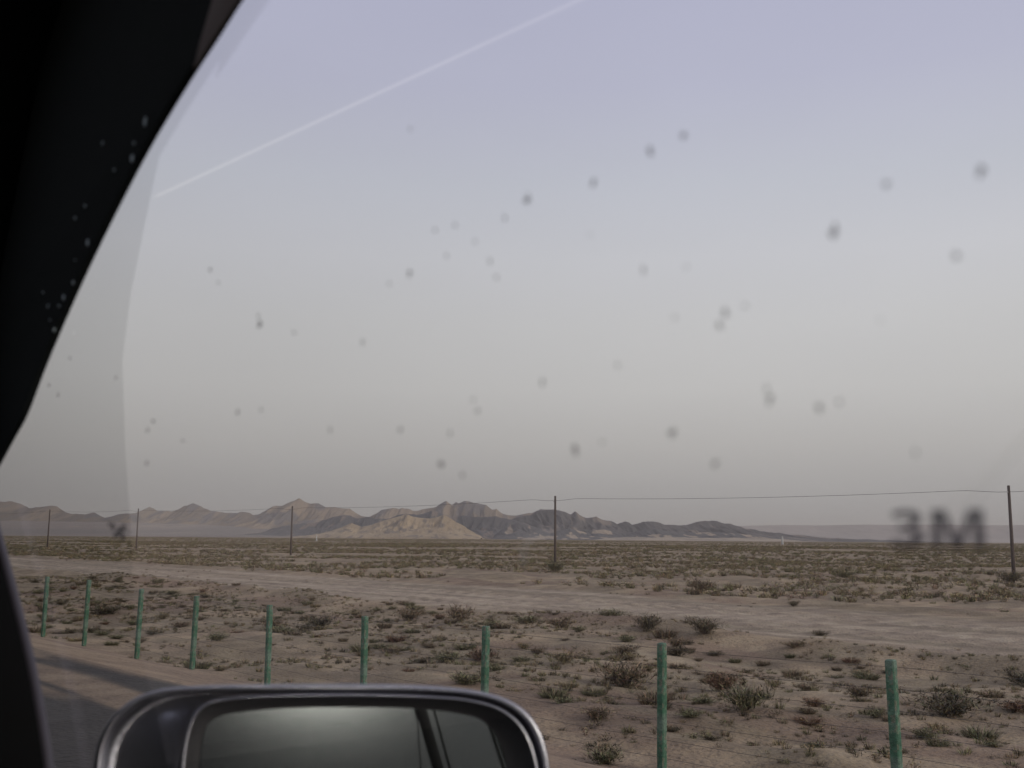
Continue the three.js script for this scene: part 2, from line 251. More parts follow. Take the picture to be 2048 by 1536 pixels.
const special = [
  [1296, 1268, 78, 42, 'dark', false, 'dark upright bush left of the wide brown bush on the near edge of the track'],
  [1352, 1268, 62, 24, 'brown', false, 'small tan bush squeezed between two dark bushes on the near edge of the track'],
  [1408, 1270, 100, 40, 'dark', false, 'wide dark brown bush, the largest on the near edge of the track'],
  [1224, 1241, 90, 20, 'olive', false, 'low flat olive bush left of the dark upright bush by the track'],
  [1120, 1239, 76, 27, 'brown', false, 'brown dome shaped bush at the track edge above the third nearest post'],
  [1056, 1246, 92, 18, 'olive', false, 'long low olive bush joined to the left of a brown dome shaped bush'],
  [918, 1241, 78, 36, 'brown', false, 'tall brown tussock just left of the third nearest green post'],
  [818, 1241, 80, 30, 'brown', false, 'rounded brown bush between the third and fourth nearest green posts'],
  [1640, 1271, 46, 13, 'dark', false, 'little dark bush standing alone on the near lip of the pale track'],
  [1402, 1186, 70, 34, 'brown', false, 'brown bush on the far edge of the track, the biggest one there'],
  [1110, 1146, 66, 26, 'olive', false, 'grey green bush around the foot of the middle utility pole'],
  [2022, 1168, 66, 30, 'dark', false, 'dark bush around the foot of the nearest utility pole'],
  [1690, 1156, 60, 22, 'olive', false, 'grey green bush halfway between the two nearest utility poles'],
  [1480, 1196, 40, 12, 'dark', true, 'dark low tuft on the far edge of the track right of the brown bush'],
  [1588, 1209, 34, 14, 'dark', false, 'small dark round bush alone on the far edge of the track'],
  [1900, 1432, 190, 56, 'dark', false, 'broad dark bush right of the nearest green post'],
  [1250, 1374, 150, 58, 'brown', false, 'brown bush just left of the second nearest green post'],
  [1490, 1420, 130, 64, 'olive', false, 'olive bush between the two nearest green posts'],
  [1960, 1478, 120, 34, 'olive', true, 'flat olive tuft in the lower right corner'],
  [1210, 1528, 110, 44, 'olive', false, 'olive bush at the bottom left of the second nearest post'],
  [930, 1368, 110, 28, 'olive', false, 'low olive bush behind the top edge of the door mirror'],
  [545, 1262, 70, 24, 'brown', false, 'brown bush behind the fifth nearest green post'],
  [640, 1256, 90, 28, 'dark', false, 'dark spreading bush between the fourth and fifth nearest posts'],
  [210, 1228, 110, 24, 'dark', false, 'long dark bush behind the second farthest green posts'],
];
for (const [px, py, w, h, kind, tuft, label] of special) {
  const p = onGround(px, py), z = -p.z, k = z / FPX;
  shrub('desert_bush', kind, tuft, 's' + (px % 3), p, w * k, h * k * 0.92, label, 'bush');
}
const clear = (x, z, r) => taken.every(([a, b, c]) => (a - x) ** 2 + (b - z) ** 2 > (r + c) ** 2 * 0.6);
const inView = (x, z, m = 0.03) => { const a = x / -z; return z < 0 && a > -0.5 - m && a < 0.5 + m; };
const dryKinds = ['brown', 'olive', 'dark', 'red', 'straw'], dryWords = ['brown', 'greyish olive', 'dark', 'reddish withered', 'straw coloured'];
const toPx = (p) => { const q = p.clone().project(camera); return [(q.x + 1) * 1024, (1 - q.y) * 768]; };
const ORD = ['nearest', 'second nearest', 'third nearest', 'fourth nearest', 'fifth nearest', 'sixth nearest', 'seventh nearest', 'eighth nearest', 'farthest'];
const FENCE_PX = [[1787, 1320], [1320, 1285], [969, 1252], [731, 1232], [541, 1210], [391, 1192], [281, 1178], [176, 1160], [94, 1153]];
const near = [];
for (let tries = 0; near.length < 270 && tries < 40000; tries++) {
  const n = rr(10.1, 24.6), s = rr(-8, 62), [x, z] = fromNS(n, s);
  if (!inView(x, z, 0.01) || fbm(x * 0.3 + 4, z * 0.3, 3) < 0.43) continue;
  const w = rr(0.3, 0.7) * (rnd() < 0.25 ? 1.5 : 1), p = V(x, ground(x, z) - 0.01, z), [px, py] = toPx(p);
  if (!clear(x, z, w * 0.5) || py > 1536 || (py > 1368 && px > 180 && px < 1100) || px < 60) continue;
  const q = rnd(), k = q < 0.36 ? 0 : q < 0.72 ? 1 : q < 0.84 ? 2 : q < 0.9 ? 3 : 4, tuft = k !== 2 && rnd() < 0.4;
  let g = 0; while (g < 9 && px < FENCE_PX[g][0]) g++;
  const where = g === 0 ? 'right of the nearest post' : g === 9 ? 'left of the farthest post' : 'between ' + ORD[g] + ' and ' + ORD[g - 1] + ' posts', row = n < 14 ? 'behind fence' : n < 20 ? 'midway to track' : 'near track';
  near.push({ p, w: w * 1.15, h: w * rr(0.2, 0.38), k, tuft, px, text: dryWords[k] + (k === 2 ? ' bush ' : ' tussock ') + row + ' ' + where });
  taken.push([x, z, w * 0.5]);
}
const byText = new Map(); near.sort((a, b) => a.px - b.px).forEach((t) => byText.set(t.text, [...(byText.get(t.text) ?? []), t]));
const COUNT = ['leftmost', 'second', 'third', 'fourth', 'fifth', 'sixth', 'seventh', 'eighth', 'ninth', 'tenth', 'eleventh', 'twelfth'];
for (const t of near) {
  const all = byText.get(t.text), i = all.indexOf(t), end = all.length === 1 ? '' : all.length === 2 ? ', ' + ['left', 'right'][i] + ' one' : i === 0 ? ', leftmost' : i === all.length - 1 ? ', rightmost' : ', ' + COUNT[i] + ' from left';
  shrub('desert_tussock', dryKinds[t.k], t.tuft, 't' + Math.floor(rnd() * 3), t.p, t.w, t.h, t.text + end, t.k === 2 ? 'bush' : 'tussock', 'tussocks and bushes between fence and track');
}
// the rest, too many to count: grown from joined shapes
function stuff(name, label, places, lowCount) {
  const groups = new Map();
  for (const p of places) { const key = p.kind + (p.tuft ? 't' : 'b'); if (!groups.has(key)) groups.set(key, []); groups.get(key).push(p); }
  const root = base(name); tag(root, label, null, null, 'stuff');
  for (const [key, list] of groups) {
    const s = shrubShapes(list[0].kind, lowCount, list[0].tuft), g = mergeGeometries([s.foliage, s.twigs]), im = new THREE.InstancedMesh(g, leafMat, list.length), m = new THREE.Matrix4(), c = new THREE.Color();
    list.forEach((p, i) => { m.compose(V(p.x, p.y, p.z), new THREE.Quaternion().setFromAxisAngle(V(0, 1, 0), rr(0, 6.283)), V(p.w, p.h * 2, p.w * rr(0.8, 1.25))); im.setMatrixAt(i, m); const b = rr(0.8, 1.2) * (p.k ?? 1); im.setColorAt(i, c.setRGB(b * rr(0.95, 1.05), b, b * rr(0.92, 1.02))); });
    im.name = 'shrub_mass'; im.userData.kind = 'stuff'; im.castShadow = im.receiveShadow = true; root.add(im);
  }
}
{
  const litter = [];
  for (let i = 0; i < 11000; i++) {
    const n = rr(9.6, 25.5), s = rr(-8, 70), [x, z] = fromNS(n, s); if (!inView(x, z, 0.02)) continue;
    const f = fbm(n * 0.7 + 3, s * 0.35, 3); if (f < 0.43) continue;
    const w = rr(0.1, 0.34); litter.push({ x, y: ground(x, z) - 0.005, z, w, h: w * rr(0.25, 0.5), kind: ['brown', 'olive', 'dark', 'straw'][Math.floor(rnd() * 4)], tuft: rnd() < 0.6 });
  }
  stuff('grass_litter', 'short dead stalks and litter scattered on the sand behind the fence', litter, 60);
  const far = [];
  const put = (x, z, w, hk, kinds, k = 1.3) => far.push({ k, x, y: ground(x, z) - 0.01, z, w, h: w * hk, kind: kinds[Math.floor(rnd() * kinds.length)], tuft: rnd() < 0.3 });
  for (let i = 0; i < 15000; i++) { // 40 to 150 m
    const z = -Math.sqrt(rr(36 ** 2, 150 ** 2)), x = -z * rr(-0.54, 0.54), n = nOf(x, z); if (n < 40.5) continue;
    if (fbm(x * 0.09 + 3, z * 0.09, 3) < 0.47 - 0.06 * sst(n, 60, 90) || !clear(x, z, 0.2)) continue;
    put(x, z, rr(0.35, 1.0), rr(0.3, 0.5), ['brown', 'olive', 'olive', 'dark', 'straw']);
  }
  for (let i = 0; i < 42000; i++) { // 150 to 500 m
    const z = -Math.sqrt(rr(150 ** 2, 500 ** 2)), x = -z * rr(-0.54, 0.54); if (nOf(x, z) < 42) continue;
    if (fbm(x * 0.03 + 3, z * 0.05, 3) < 0.44) continue;
    put(x, z, rr(0.6, 1.6), rr(0.26, 0.42), ['olive', 'olive', 'dark', 'brown', 'straw']);
  }
  for (let i = 0; i < 45000; i++) { // to 2.2 km
    const z = -Math.pow(rr(500 ** 1.4, 2200 ** 1.4), 1 / 1.4), x = -z * rr(-0.54, 0.54);
    if (fbm(x * 0.008 + 3, z * 0.02, 3) < 0.4) continue;
    put(x, z, rr(1.2, 2.6), rr(0.16, 0.28), ['olive', 'olive', 'brown', 'straw']);
  }
  for (let i = 0; i < 420; i++) { const n = rr(26, 41), s = rr(-5, 150), [x, z] = fromNS(n, s); if (fbm(n * 0.3, s * 0.1, 2) > 0.6 || n < 27 || n > 39) put(x, z, rr(0.15, 0.4), 0.35, ['brown', 'dark']); }
  stuff('scrub', 'low grey green desert scrub covering the plain beyond the track', far, 75);
}

// ---------------------------------------------------------------- wire fence with green concrete posts
{
  const N = 9.6, posts = [];
  const px = [[94, 1153], [176, 1160], [281, 1178], [391, 1192], [541, 1210], [731, 1232], [969, 1252], [1320, 1285], [1787, 1320], [2480, 1380]];
  for (const [x, y] of px) {
    const d = ray(x, y), n = d.x * CAR_R.x + d.z * CAR_R.z, k = N / n, p = EYE.clone().addScaledVector(d, k);
    posts.push([p.x, p.z, p.y]);
  }
  const dx = posts[0][0] - posts[1][0], dz = posts[0][1] - posts[1][1];
  posts.unshift([posts[0][0] + dx, posts[0][1] + dz, 1.5]);
  const o = base('fence', V(posts[7][0], 0, posts[7][1]));
  tag(o, 'wire fence with green painted posts between the road bank and the desert', 'fence');
  const green = new THREE.MeshStandardMaterial({ color: 0xffffff, roughness: 0.75, bumpMap: sandBump, bumpScale: 0.01, map: tex(256, (u, v) => { const a = fbm(u * 5, v * 5, 4, 5), chip = 0.7 * sst(fbm(u * 22, v * 22, 3, 22), 0.58, 0.7), f = sst(a, 0.42, 0.62), k = 0.85 + 0.3 * fbm(u * 40, v * 40, 2, 40); return [(0.25 + 0.14 * f) * k + 0.2 * chip, (0.41 + 0.07 * f) * k + 0.04 * chip, (0.32 + 0.1 * f) * k + 0.06 * chip]; }, true) });
  const wireMat = mat(0.09, 0.08, 0.075, 0.6, { metalness: 0.4 });
  posts.forEach(([x, z, top], i) => {
    const y0 = ground(x, z) - 0.25, h = top - y0, s = new THREE.Shape(), r = 0.045, c = 0.012;
    s.moveTo(-r + c, -r).lineTo(r - c, -r).lineTo(r, -r + c).lineTo(r, r - c).lineTo(r - c, r).lineTo(-r + c, r).lineTo(-r, r - c).lineTo(-r, -r + c);
    const g = new THREE.ExtrudeGeometry(s, { depth: h - 0.012, bevelThickness: 0.012, bevelSize: 0.01, bevelOffset: -0.01, bevelSegments: 1 }); g.rotateX(-Math.PI / 2);
    const m = obj('post', g, green, o); m.position.set(x - o.position.x, y0, z - o.position.z); m.rotation.set(rr(-0.02, 0.02), -HEAD + rr(-0.08, 0.08), rr(-0.03, 0.02));
    m.name = i ? 'post_' + String(i).padStart(3, '0') : 'post';
  });
  for (let k = 0; k < 7; k++) {
    const parts = [];
    for (let i = 0; i < posts.length - 1; i++) {
      const [a, b] = [posts[i], posts[i + 1]], q = (p) => V(p[0] + CAR_R.x * 0.058, p[2] - 0.07 - k * 0.205, p[1] + CAR_R.z * 0.058).sub(o.position), A = q(a), B = q(b), M = A.clone().lerp(B, 0.5); M.y -= rr(0.01, 0.04);
      parts.push(new THREE.TubeGeometry(new THREE.QuadraticBezierCurve3(A, M, B), 6, 0.0021, 4));
    }
    const w = obj('wire', mergeGeometries(parts), wireMat, o); w.name = k ? 'wire_' + String(k).padStart(3, '0') : 'wire';
  }
}

// ---------------------------------------------------------------- utility poles and their wire
{
  const spec = [[100, 1019, 222, 'farthest utility pole, small and leftmost in the row'], [277, 1017, 189, 'second farthest utility pole in front of a small dark peak'], [585, 1012, 152, 'utility pole in front of the tallest mountain peak'], [1110.5, 992, 113, 'utility pole in the middle of the row, rising from a grey green bush'], [2017, 971, 82, 'nearest and tallest looking utility pole at the right edge']];
  const tops = [];
  const poleMap = tex(128, (u, v) => { const a = fbm(u * 10, v * 3, 4, 3), b = fbm(u * 30, v * 4, 2, 2); const k = 0.75 + 0.5 * a - 0.2 * (b > 0.6 ? 1 : 0); return [0.33 * k, 0.29 * k, 0.27 * k]; }, true);
  const pole = new THREE.MeshStandardMaterial({ map: poleMap, roughness: 0.9 }), iron = mat(0.06, 0.055, 0.05, 0.6, { metalness: 0.5 }), china = mat(0.5, 0.48, 0.44, 0.3);
  const along = V(-Math.sin(43 * D2R), 0, -Math.cos(43 * D2R)), side = V(along.z, 0, -along.x);
  for (const [px, py, depth, label] of spec) {
    const t = at(px, py, depth), y0 = ground(t.x, t.z) - 0.4, h = t.y - y0, o = base('utility_pole', V(t.x, y0, t.z));
    tag(o, label, 'utility pole', 'poles of the overhead line across the desert');
    const r = 0.13, g = new THREE.LatheGeometry([[0, 0], [r * 1.15, 0], [r, h * 0.4], [r * 0.8, h - 0.04], [r * 0.72, h], [0, h + 0.01]].map(([a, b]) => new THREE.Vector2(a, b)), 12);
    obj('shaft', toCreasedNormals(g, 0.6), pole, o);
    const hook = new THREE.TubeGeometry(new THREE.CatmullRomCurve3([V(0, h - 0.62, 0), side.clone().multiplyScalar(0.18).setY(h - 0.66), side.clone().multiplyScalar(0.24).setY(h - 0.56)]), 8, 0.014, 6);
    obj('bracket', hook, iron, o);
    const ins = new THREE.LatheGeometry([[0, 0], [0.045, 0], [0.055, 0.03], [0.03, 0.05], [0.045, 0.075], [0.03, 0.11], [0, 0.12]].map(([a, b]) => new THREE.Vector2(a, b)), 10); ins.translate(side.x * 0.24, h - 0.57, side.z * 0.24);
    obj('insulator', ins, china, o);
    tops.push(V(t.x + side.x * 0.24, t.y - 0.5, t.z + side.z * 0.24));
  }
  const step = tops[4].clone().sub(tops[3]); tops.push(tops[4].clone().addScaledVector(step, 1)); tops[5].y = tops[4].y;
  const st0 = tops[0].clone().sub(tops[1]); tops.unshift(tops[0].clone().add(st0)); tops[0].y = tops[1].y;
  const pts = [], parts = [];
  const o = base('overhead_wire', V(tops[3].x, 0, tops[3].z));
  for (let i = 0; i < tops.length - 1; i++) {
    const a = tops[i], b = tops[i + 1], L = a.distanceTo(b), q = [];
    for (const t of [0, 0.5 / L, 1.5 / L, 3 / L, 4.2 / L, 0.15, 0.3, 0.5, 0.7, 0.85, 1 - 4.2 / L, 1 - 3 / L, 1 - 1.5 / L, 1 - 0.5 / L, 1]) { const p = a.clone().lerp(b, t), d = Math.min(t, 1 - t) * L; p.y += 0.26 * sst(d, 0.2, 3.6) - 0.34 * 4 * t * (1 - t); q.push(p.sub(o.position)); }
    parts.push(new THREE.TubeGeometry(new THREE.CatmullRomCurve3(q), 60, 0.016, 5));
  }
  obj('cable', mergeGeometries(parts), mat(0.05, 0.048, 0.05, 0.7), o);
  tag(o, 'single dark overhead wire strung along the row of utility poles', 'overhead wire');
}
// two far white markers
for (const [px, py, depth, h, r, label] of [[633, 1079, 700, 4, 0.5, 'tiny white marker pillar on the plain left of the tan hill'], [1565, 1086, 720, 5.6, 0.75, 'tiny white pillar on the plain below the end of the dark hills']]) {
  const p = at(px, py, depth); p.y = 0; const o = base('marker_pillar', p);
  obj('plinth', new THREE.CylinderGeometry(r * 1.2, r * 1.4, 0.5, 8).translate(0, 0.25, 0), mat(0.4, 0.39, 0.37), o);
  obj('shaft', new THREE.CylinderGeometry(r * 0.6, r, h - 0.5, 8).translate(0, 0.5 + (h - 0.5) / 2, 0), mat(0.5, 0.5, 0.48), o);
  tag(o, label, 'marker');
}

// ---------------------------------------------------------------- the car one looks out of
const car = base('car', V(0, ROAD_Y, 0)); car.rotation.y = HEAD;
tag(car, 'dark car interior with front pillar, side window and grey door mirror', 'car');
const CY = EYE.y - ROAD_Y;
// car-local places are given as n (outwards to the right), y (from the eye), f (forwards)
const L = (n, y, f) => V(n, y + CY, -f);
const carRay = (px, py) => { const d = ray(px, py); return { n: d.x * CAR_R.x + d.z * CAR_R.z, y: d.y, f: d.x * CAR_F.x + d.z * CAR_F.z }; };
const hitN = (px, py, n) => { const d = carRay(px, py), k = n / d.n; return [d.f * k, d.y * k]; };
const SIDE = new THREE.Matrix4().makeBasis(V(0, 0, -1), V(0, 1, 0), V(1, 0, 0));
function slab(pts, n0, n1, holes = [], bevel = 0.003, curve = false) { // a plate in the plane of the car's side, from points [f, y]
  const sh = new THREE.Shape(pts.map(([f, y]) => new THREE.Vector2(f, y)));
  for (const h of holes) sh.holes.push(new THREE.Path(h.map(([f, y]) => new THREE.Vector2(f, y))));
  const g = new THREE.ExtrudeGeometry(sh, { depth: n1 - n0 - 2 * bevel, bevelThickness: bevel, bevelSize: bevel, bevelOffset: -bevel, bevelSegments: 2, curveSegments: 6 });
  g.translate(0, CY, n0 + bevel); g.applyMatrix4(SIDE); return toCreasedNormals(g, 0.5);
}
const block = (n0, n1, y0, y1, f0, f1) => new THREE.BoxGeometry(n1 - n0, y1 - y0, f1 - f0).translate((n0 + n1) / 2, (y0 + y1) / 2 + CY, -(f0 + f1) / 2);
const smooth = (pts, k = 6) => new THREE.CatmullRomCurve3(pts.map(([a, b]) => V(a, b, 0))).getPoints(pts.length * k).map((p) => [p.x, p.y]);
const dull = (r, g, b) => new THREE.MeshPhysicalMaterial({ color: new THREE.Color().setRGB(r, g, b), roughness: 0.95, specularIntensity: 0.15, side: THREE.DoubleSide });
const trim = dull(0.02, 0.023, 0.023), trimBlack = dull(0.005, 0.005, 0.005), trimGrey = mat(0.12, 0.1, 0.09, 0.95), rubber = mat(0.02, 0.018, 0.024, 0.55), paint = new THREE.MeshPhysicalMaterial({ color: new THREE.Color().setRGB(0.29, 0.29, 0.325), metalness: 0.95, roughness: 0.3, clearcoat: 0.6, clearcoatRoughness: 0.12, side: THREE.DoubleSide });
const GLASS = 0.17, P1 = 0.1692;
const edgePx = smooth([[860, -520], [725, -330], [610, -165], [547, -78], [490, 0], [440, 78], [395, 146], [350, 218], [300, 303], [250, 397], [200, 497], [160, 582], [122, 668], [90, 745], [55, 835], [30, 880], [0, 935], [-40, 1000]]);
const pillarEdge = edgePx.map(([x, y]) => hitN(x, y, P1));
{
  const e = pillarEdge, up = e[0], dn = e.at(-1);
  obj('front_pillar', slab([...e, [dn[0] + 0.4, dn[1] - 0.03], [dn[0] + 0.4, up[1] + 0.3], [up[0], up[1] + 0.3]], 0.1655, P1, [], 0.001), trim, car);
  // dark inner lining of the pillar, towards the windscreen
  const q = [[88, -150], [62, 0], [36, 150], [4, 318], [-22, 520], [-45, 700], [-60, 900]].map(([x, y]) => hitN(x, y, 0.1646));
  obj('pillar_lining', slab([...q, [q.at(-1)[0] + 0.12, q.at(-1)[1] - 0.05], [q.at(-1)[0] + 0.3, 0.1], [q.at(-1)[0] + 0.3, q[0][1] + 0.2], [q[0][0], q[0][1] + 0.2]], 0.1645, 0.166, [], 0.0004), trimBlack, car);
  // paler strip where the headlining meets the pillar
  const h = [[548, -110], [480, -6], [425, 78], [394, 126], [386, 138], [391, 118], [398, 88], [424, 0], [452, -110]].map(([x, y]) => hitN(x, y, 0.1648));
  obj('headlining_edge', slab(h, 0.1648, 0.1657, [], 0.0003), trimGrey, car);
  // dust and lint that stick to the pillar
  for (const [x, y, r] of [[290, 243, 9], [264, 317, 9], [268, 286, 5], [175, 485, 8], [150, 436, 5], [170, 412, 5], [146, 565, 6], [127, 595, 6], [118, 612, 4], [96, 612, 4], [108, 660, 5], [86, 585, 3], [205, 286, 4], [228, 340, 4], [100, 640, 3], [150, 520, 3]]) {
    const [f, yy] = hitN(x, y, 0.1652), d = carRay(x, y), s = r * (0.1652 / d.n) / FPX * 0.8, g = new THREE.IcosahedronGeometry(1, 1); g.scale(0.0005, s * rr(0.8, 1.5), s); const p = L(0.1653, yy, f); g.rotateX(rr(-0.5, 0.5)); g.translate(p.x, p.y, p.z);
    obj('dust_speck', g, mat(0.42, 0.5, 0.52, 1), car.getObjectByName('front_pillar'));
  }
  // triangular trim and door seal at the lower left
  const s = smooth([[-14, 1010], [-2, 1062], [10, 1105], [28, 1172], [48, 1250], [68, 1335], [86, 1430], [102, 1536], [112, 1640]]), se = s.map(([x, y]) => hitN(x - 8, y, 0.158));
  obj('mirror_sail', slab([...se, [se.at(-1)[0] + 0.3, se.at(-1)[1] - 0.03], [se[0][0] + 0.3, se[0][1]]], 0.13, 0.158), trimBlack, car);
  obj('window_seal', new THREE.TubeGeometry(new THREE.CatmullRomCurve3(s.map(([x, y]) => { const [f, yy] = hitN(x - 6, y, 0.162); return L(0.162, yy, f); })), 60, 0.0026, 8), mat(0.07, 0.062, 0.078, 0.5), car);
}
// roof, far side, rear, floor, dashboard: the dark box around the eye
obj('roof', slab([[0.28, 0.6], [0.22, 0.645], [-2.2, 0.67], [-2.3, 0.62], [-0.6, 0.615]], -1.32, 0.17), trim, car);
obj('floor', block(-1.32, 0.2, -0.95, -0.9, -2.2, 1.5), trim, car);
obj('rear_wall', block(-1.32, 0.16, -0.9, 0.62, -2.26, -2.2), trim, car);
obj('left_side', slab([[1.0, -0.9], [1.0, -0.16], [0.3, 0.61], [-2.2, 0.63], [-2.2, -0.9]], -1.36, -1.32, [[[0.955, -0.13], [0.32, 0.56], [-0.5, 0.55], [-0.5, -0.14]], [[-0.6, -0.14], [-0.6, 0.55], [-1.6, 0.55], [-1.75, -0.14]]]), trim, car);
obj('dashboard', slab([[1.25, -0.9], [1.3, -0.28], [0.95, -0.26], [0.72, -0.27], [0.66, -0.34], [0.7, -0.5], [0.85, -0.9]], -1.3, 0.12, [], 0.01), trim, car);
for (const [n0, n1] of [[-0.42, 0.06], [-1.18, -0.7]]) obj('rear_seat', slab([[-0.75, -0.5], [-0.72, -0.36], [-1.2, -0.3], [-1.36, 0.24], [-1.48, 0.26], [-1.4, -0.5]], n0, n1, [], 0.03), mat(0.05, 0.048, 0.045, 0.95), car);
{ // windscreen and its frame
  const q = [[640, -330], [520, -160], [440, -20], [384, 110], [340, 222], [302, 395], [262, 590], [246, 720], [252, 900], [264, 1080], [272, 1320]].map(([x, y]) => hitN(x, y, 2 * GLASS - 0.1));  // where the glass mirrors the frame's edge
  const f = mergeGeometries([slab([...q, [q.at(-1)[0] + 0.05, q.at(-1)[1]], [q[5][0] + 0.05, q[5][1] + 0.02], [q[0][0] + 0.04, q[0][1]]], 0.1, 0.165, [], 0.001), block(-1.32, 0.1, 0.56, 0.62, 0.26, 0.32)].map((g) => g.index ? g.toNonIndexed() : g).map((g) => { g.deleteAttribute('uv'); return g; }));
  obj('windscreen_frame', f, trim, car);
  const g = new THREE.PlaneGeometry(1.4, 1.1); g.rotateX(-44 * D2R); g.translate(-0.6, 0.17 + CY, -0.68);
  obj('windscreen', g, new THREE.MeshPhysicalMaterial({ color: 0xffffff, transmission: 1, thickness: 0, roughness: 0, side: THREE.DoubleSide }), car);
}
obj('door_panel', slab([[1.2, -0.95], [1.2, -0.24], [0.8, -0.215], [-2.2, -0.2], [-2.2, -0.95]], 0.1, 0.2), paint, car);

// the side window with its dust
const clearGlass = new THREE.MeshPhysicalMaterial({ color: new THREE.Color().setRGB(0.93, 0.94, 0.94), transmission: 1, thickness: 0, roughness: 0, ior: 1.5, side: THREE.DoubleSide });
const pane = obj('side_window', new THREE.PlaneGeometry(1.3, 0.86).rotateY(Math.PI / 2).translate(GLASS, 0.21 + CY, -0.27), clearGlass, car);
const onPane = (x, y, off = 0) => { const [f, yy] = hitN(x, y, GLASS - off); return L(GLASS - off, yy, f); };
const pxSize = (x, y) => GLASS / carRay(x, y).n / FPX;
const grime = mat(0.2, 0.175, 0.16, 1, { transparent: true, opacity: 0.4 });
for (const [x, y, r] of [[1960, 345, 11], [1670, 462, 12], [1912, 512, 7], [1452, 626, 9], [1440, 650, 8], [1490, 612, 5], [1540, 797, 9], [1533, 778, 6], [1640, 815, 8], [1680, 803, 6], [1345, 865, 9], [1150, 902, 9], [1430, 928, 7], [1055, 398, 9], [1187, 365, 7], [1300, 303, 8], [1367, 272, 7], [1772, 370, 7], [1830, 905, 5], [820, 258, 4], [819, 548, 7], [870, 460, 4], [893, 512, 5], [980, 522, 5], [993, 555, 5], [950, 483, 4], [778, 568, 4], [910, 450, 4], [1010, 435, 5], [1287, 540, 6], [1372, 535, 4], [520, 647, 7], [516, 632, 4], [588, 665, 4], [725, 685, 5], [420, 540, 5], [436, 565, 4], [955, 822, 6], [946, 800, 4], [1085, 765, 6], [1235, 730, 5], [882, 930, 7], [900, 866, 5], [800, 860, 6], [475, 825, 6], [522, 820, 4], [306, 842, 6], [295, 860, 5], [293, 927, 6], [365, 882, 4], [232, 755, 4], [140, 716, 4], [98, 770, 5], [116, 790, 4], [925, 950, 5], [1205, 885, 5], [1350, 635, 4], [1760, 640, 3], [1180, 470, 3], [660, 860, 4], [870, 1125, 5], [1470, 1100, 5], [1200, 1095, 5], [1880, 1195, 6]]) {
  const s = r * pxSize(x, y) * 0.8, g = new THREE.IcosahedronGeometry(1, 2), pa = g.attributes.position, k = rr(0, 99), el = rr(0.85, 1.5);
  for (let i = 0; i < pa.count; i++) { const m = 0.35 + 1.25 * vn(pa.getY(i) * 1.7 + k, pa.getZ(i) * 1.7 + k); pa.setXYZ(i, pa.getX(i) * 0.0003, pa.getY(i) * s * m * el, pa.getZ(i) * s * m / el); }
  const lobes = [g];
  if (r >= 7) for (let i = 0; i < 3; i++) { const a = rr(0, 6.283), o = s * rr(0.7, 1.5), l = new THREE.IcosahedronGeometry(1, 1), q = s * rr(0.25, 0.6); l.scale(0.0003, q, q * rr(0.6, 1.4)); l.translate(0, Math.sin(a) * o, Math.cos(a) * o); lobes.push(l); }
  const m = mergeGeometries(lobes); m.computeVertexNormals(); const p = onPane(x, y, 0.0004); m.translate(p.x, p.y, p.z);
  obj('dust_speck', m, grime, pane);
}
{ // a bigger smudge low on the left, made of a few dabs
  const parts = [];
  for (const [x, y, r] of [[238, 1064, 11], [226, 1053, 8], [247, 1056, 9], [246, 1074, 8], [230, 1071, 7], [219, 1048, 5]]) { const s = r * pxSize(x, y), g = new THREE.IcosahedronGeometry(1, 1); g.scale(0.0003, s, s * 1.1); const p = onPane(x, y, 0.0004); g.translate(p.x, p.y, p.z); parts.push(g); }
  obj('dirt_smudge', mergeGeometries(parts), mat(0.06, 0.055, 0.06, 1, { transparent: true, opacity: 0.55 }), pane);
}
{ // faint ring of a dried drop
  const arc = [[1052, 1132], [1046, 1112], [1050, 1092], [1062, 1078], [1082, 1070], [1104, 1067]].map(([x, y]) => onPane(x, y, 0.0004));
  obj('water_mark', new THREE.TubeGeometry(new THREE.CatmullRomCurve3(arc), 20, 0.00015, 5), new THREE.MeshPhysicalMaterial({ color: 0xffffff, transmission: 0.9, thickness: 0, roughness: 1, transparent: true, opacity: 0.4, side: THREE.DoubleSide }), pane);
}
{ // the small print on the window film
  const font = await new FontLoader().loadAsync('fonts/droid/droid_sans_bold.typeface.json');
  const g = new TextGeometry('3M', { font, size: 1, depth: 0.02, curveSegments: 6 }); g.computeBoundingBox(); const b = g.boundingBox;
  const p0 = hitN(1786, 1096, GLASS), p1 = hitN(1972, 1096, GLASS), p2 = hitN(1786, 1020, GLASS);
  g.translate(-b.min.x, -b.min.y, 0); g.scale((p0[0] - p1[0]) / (b.max.x - b.min.x), (p2[1] - p0[1]) / (b.max.y - b.min.y), 0.004);
  g.applyMatrix4(new THREE.Matrix4().makeBasis(V(0, 0, 1), V(0, 1, 0), V(-1, 0, 0))); const q = L(GLASS - 0.0003, p0[1], p0[0]); g.translate(q.x, q.y, q.z);
  obj('film_print', g, mat(0.05, 0.045, 0.085, 0.8, { transparent: true, opacity: 0.58 }), pane);
}

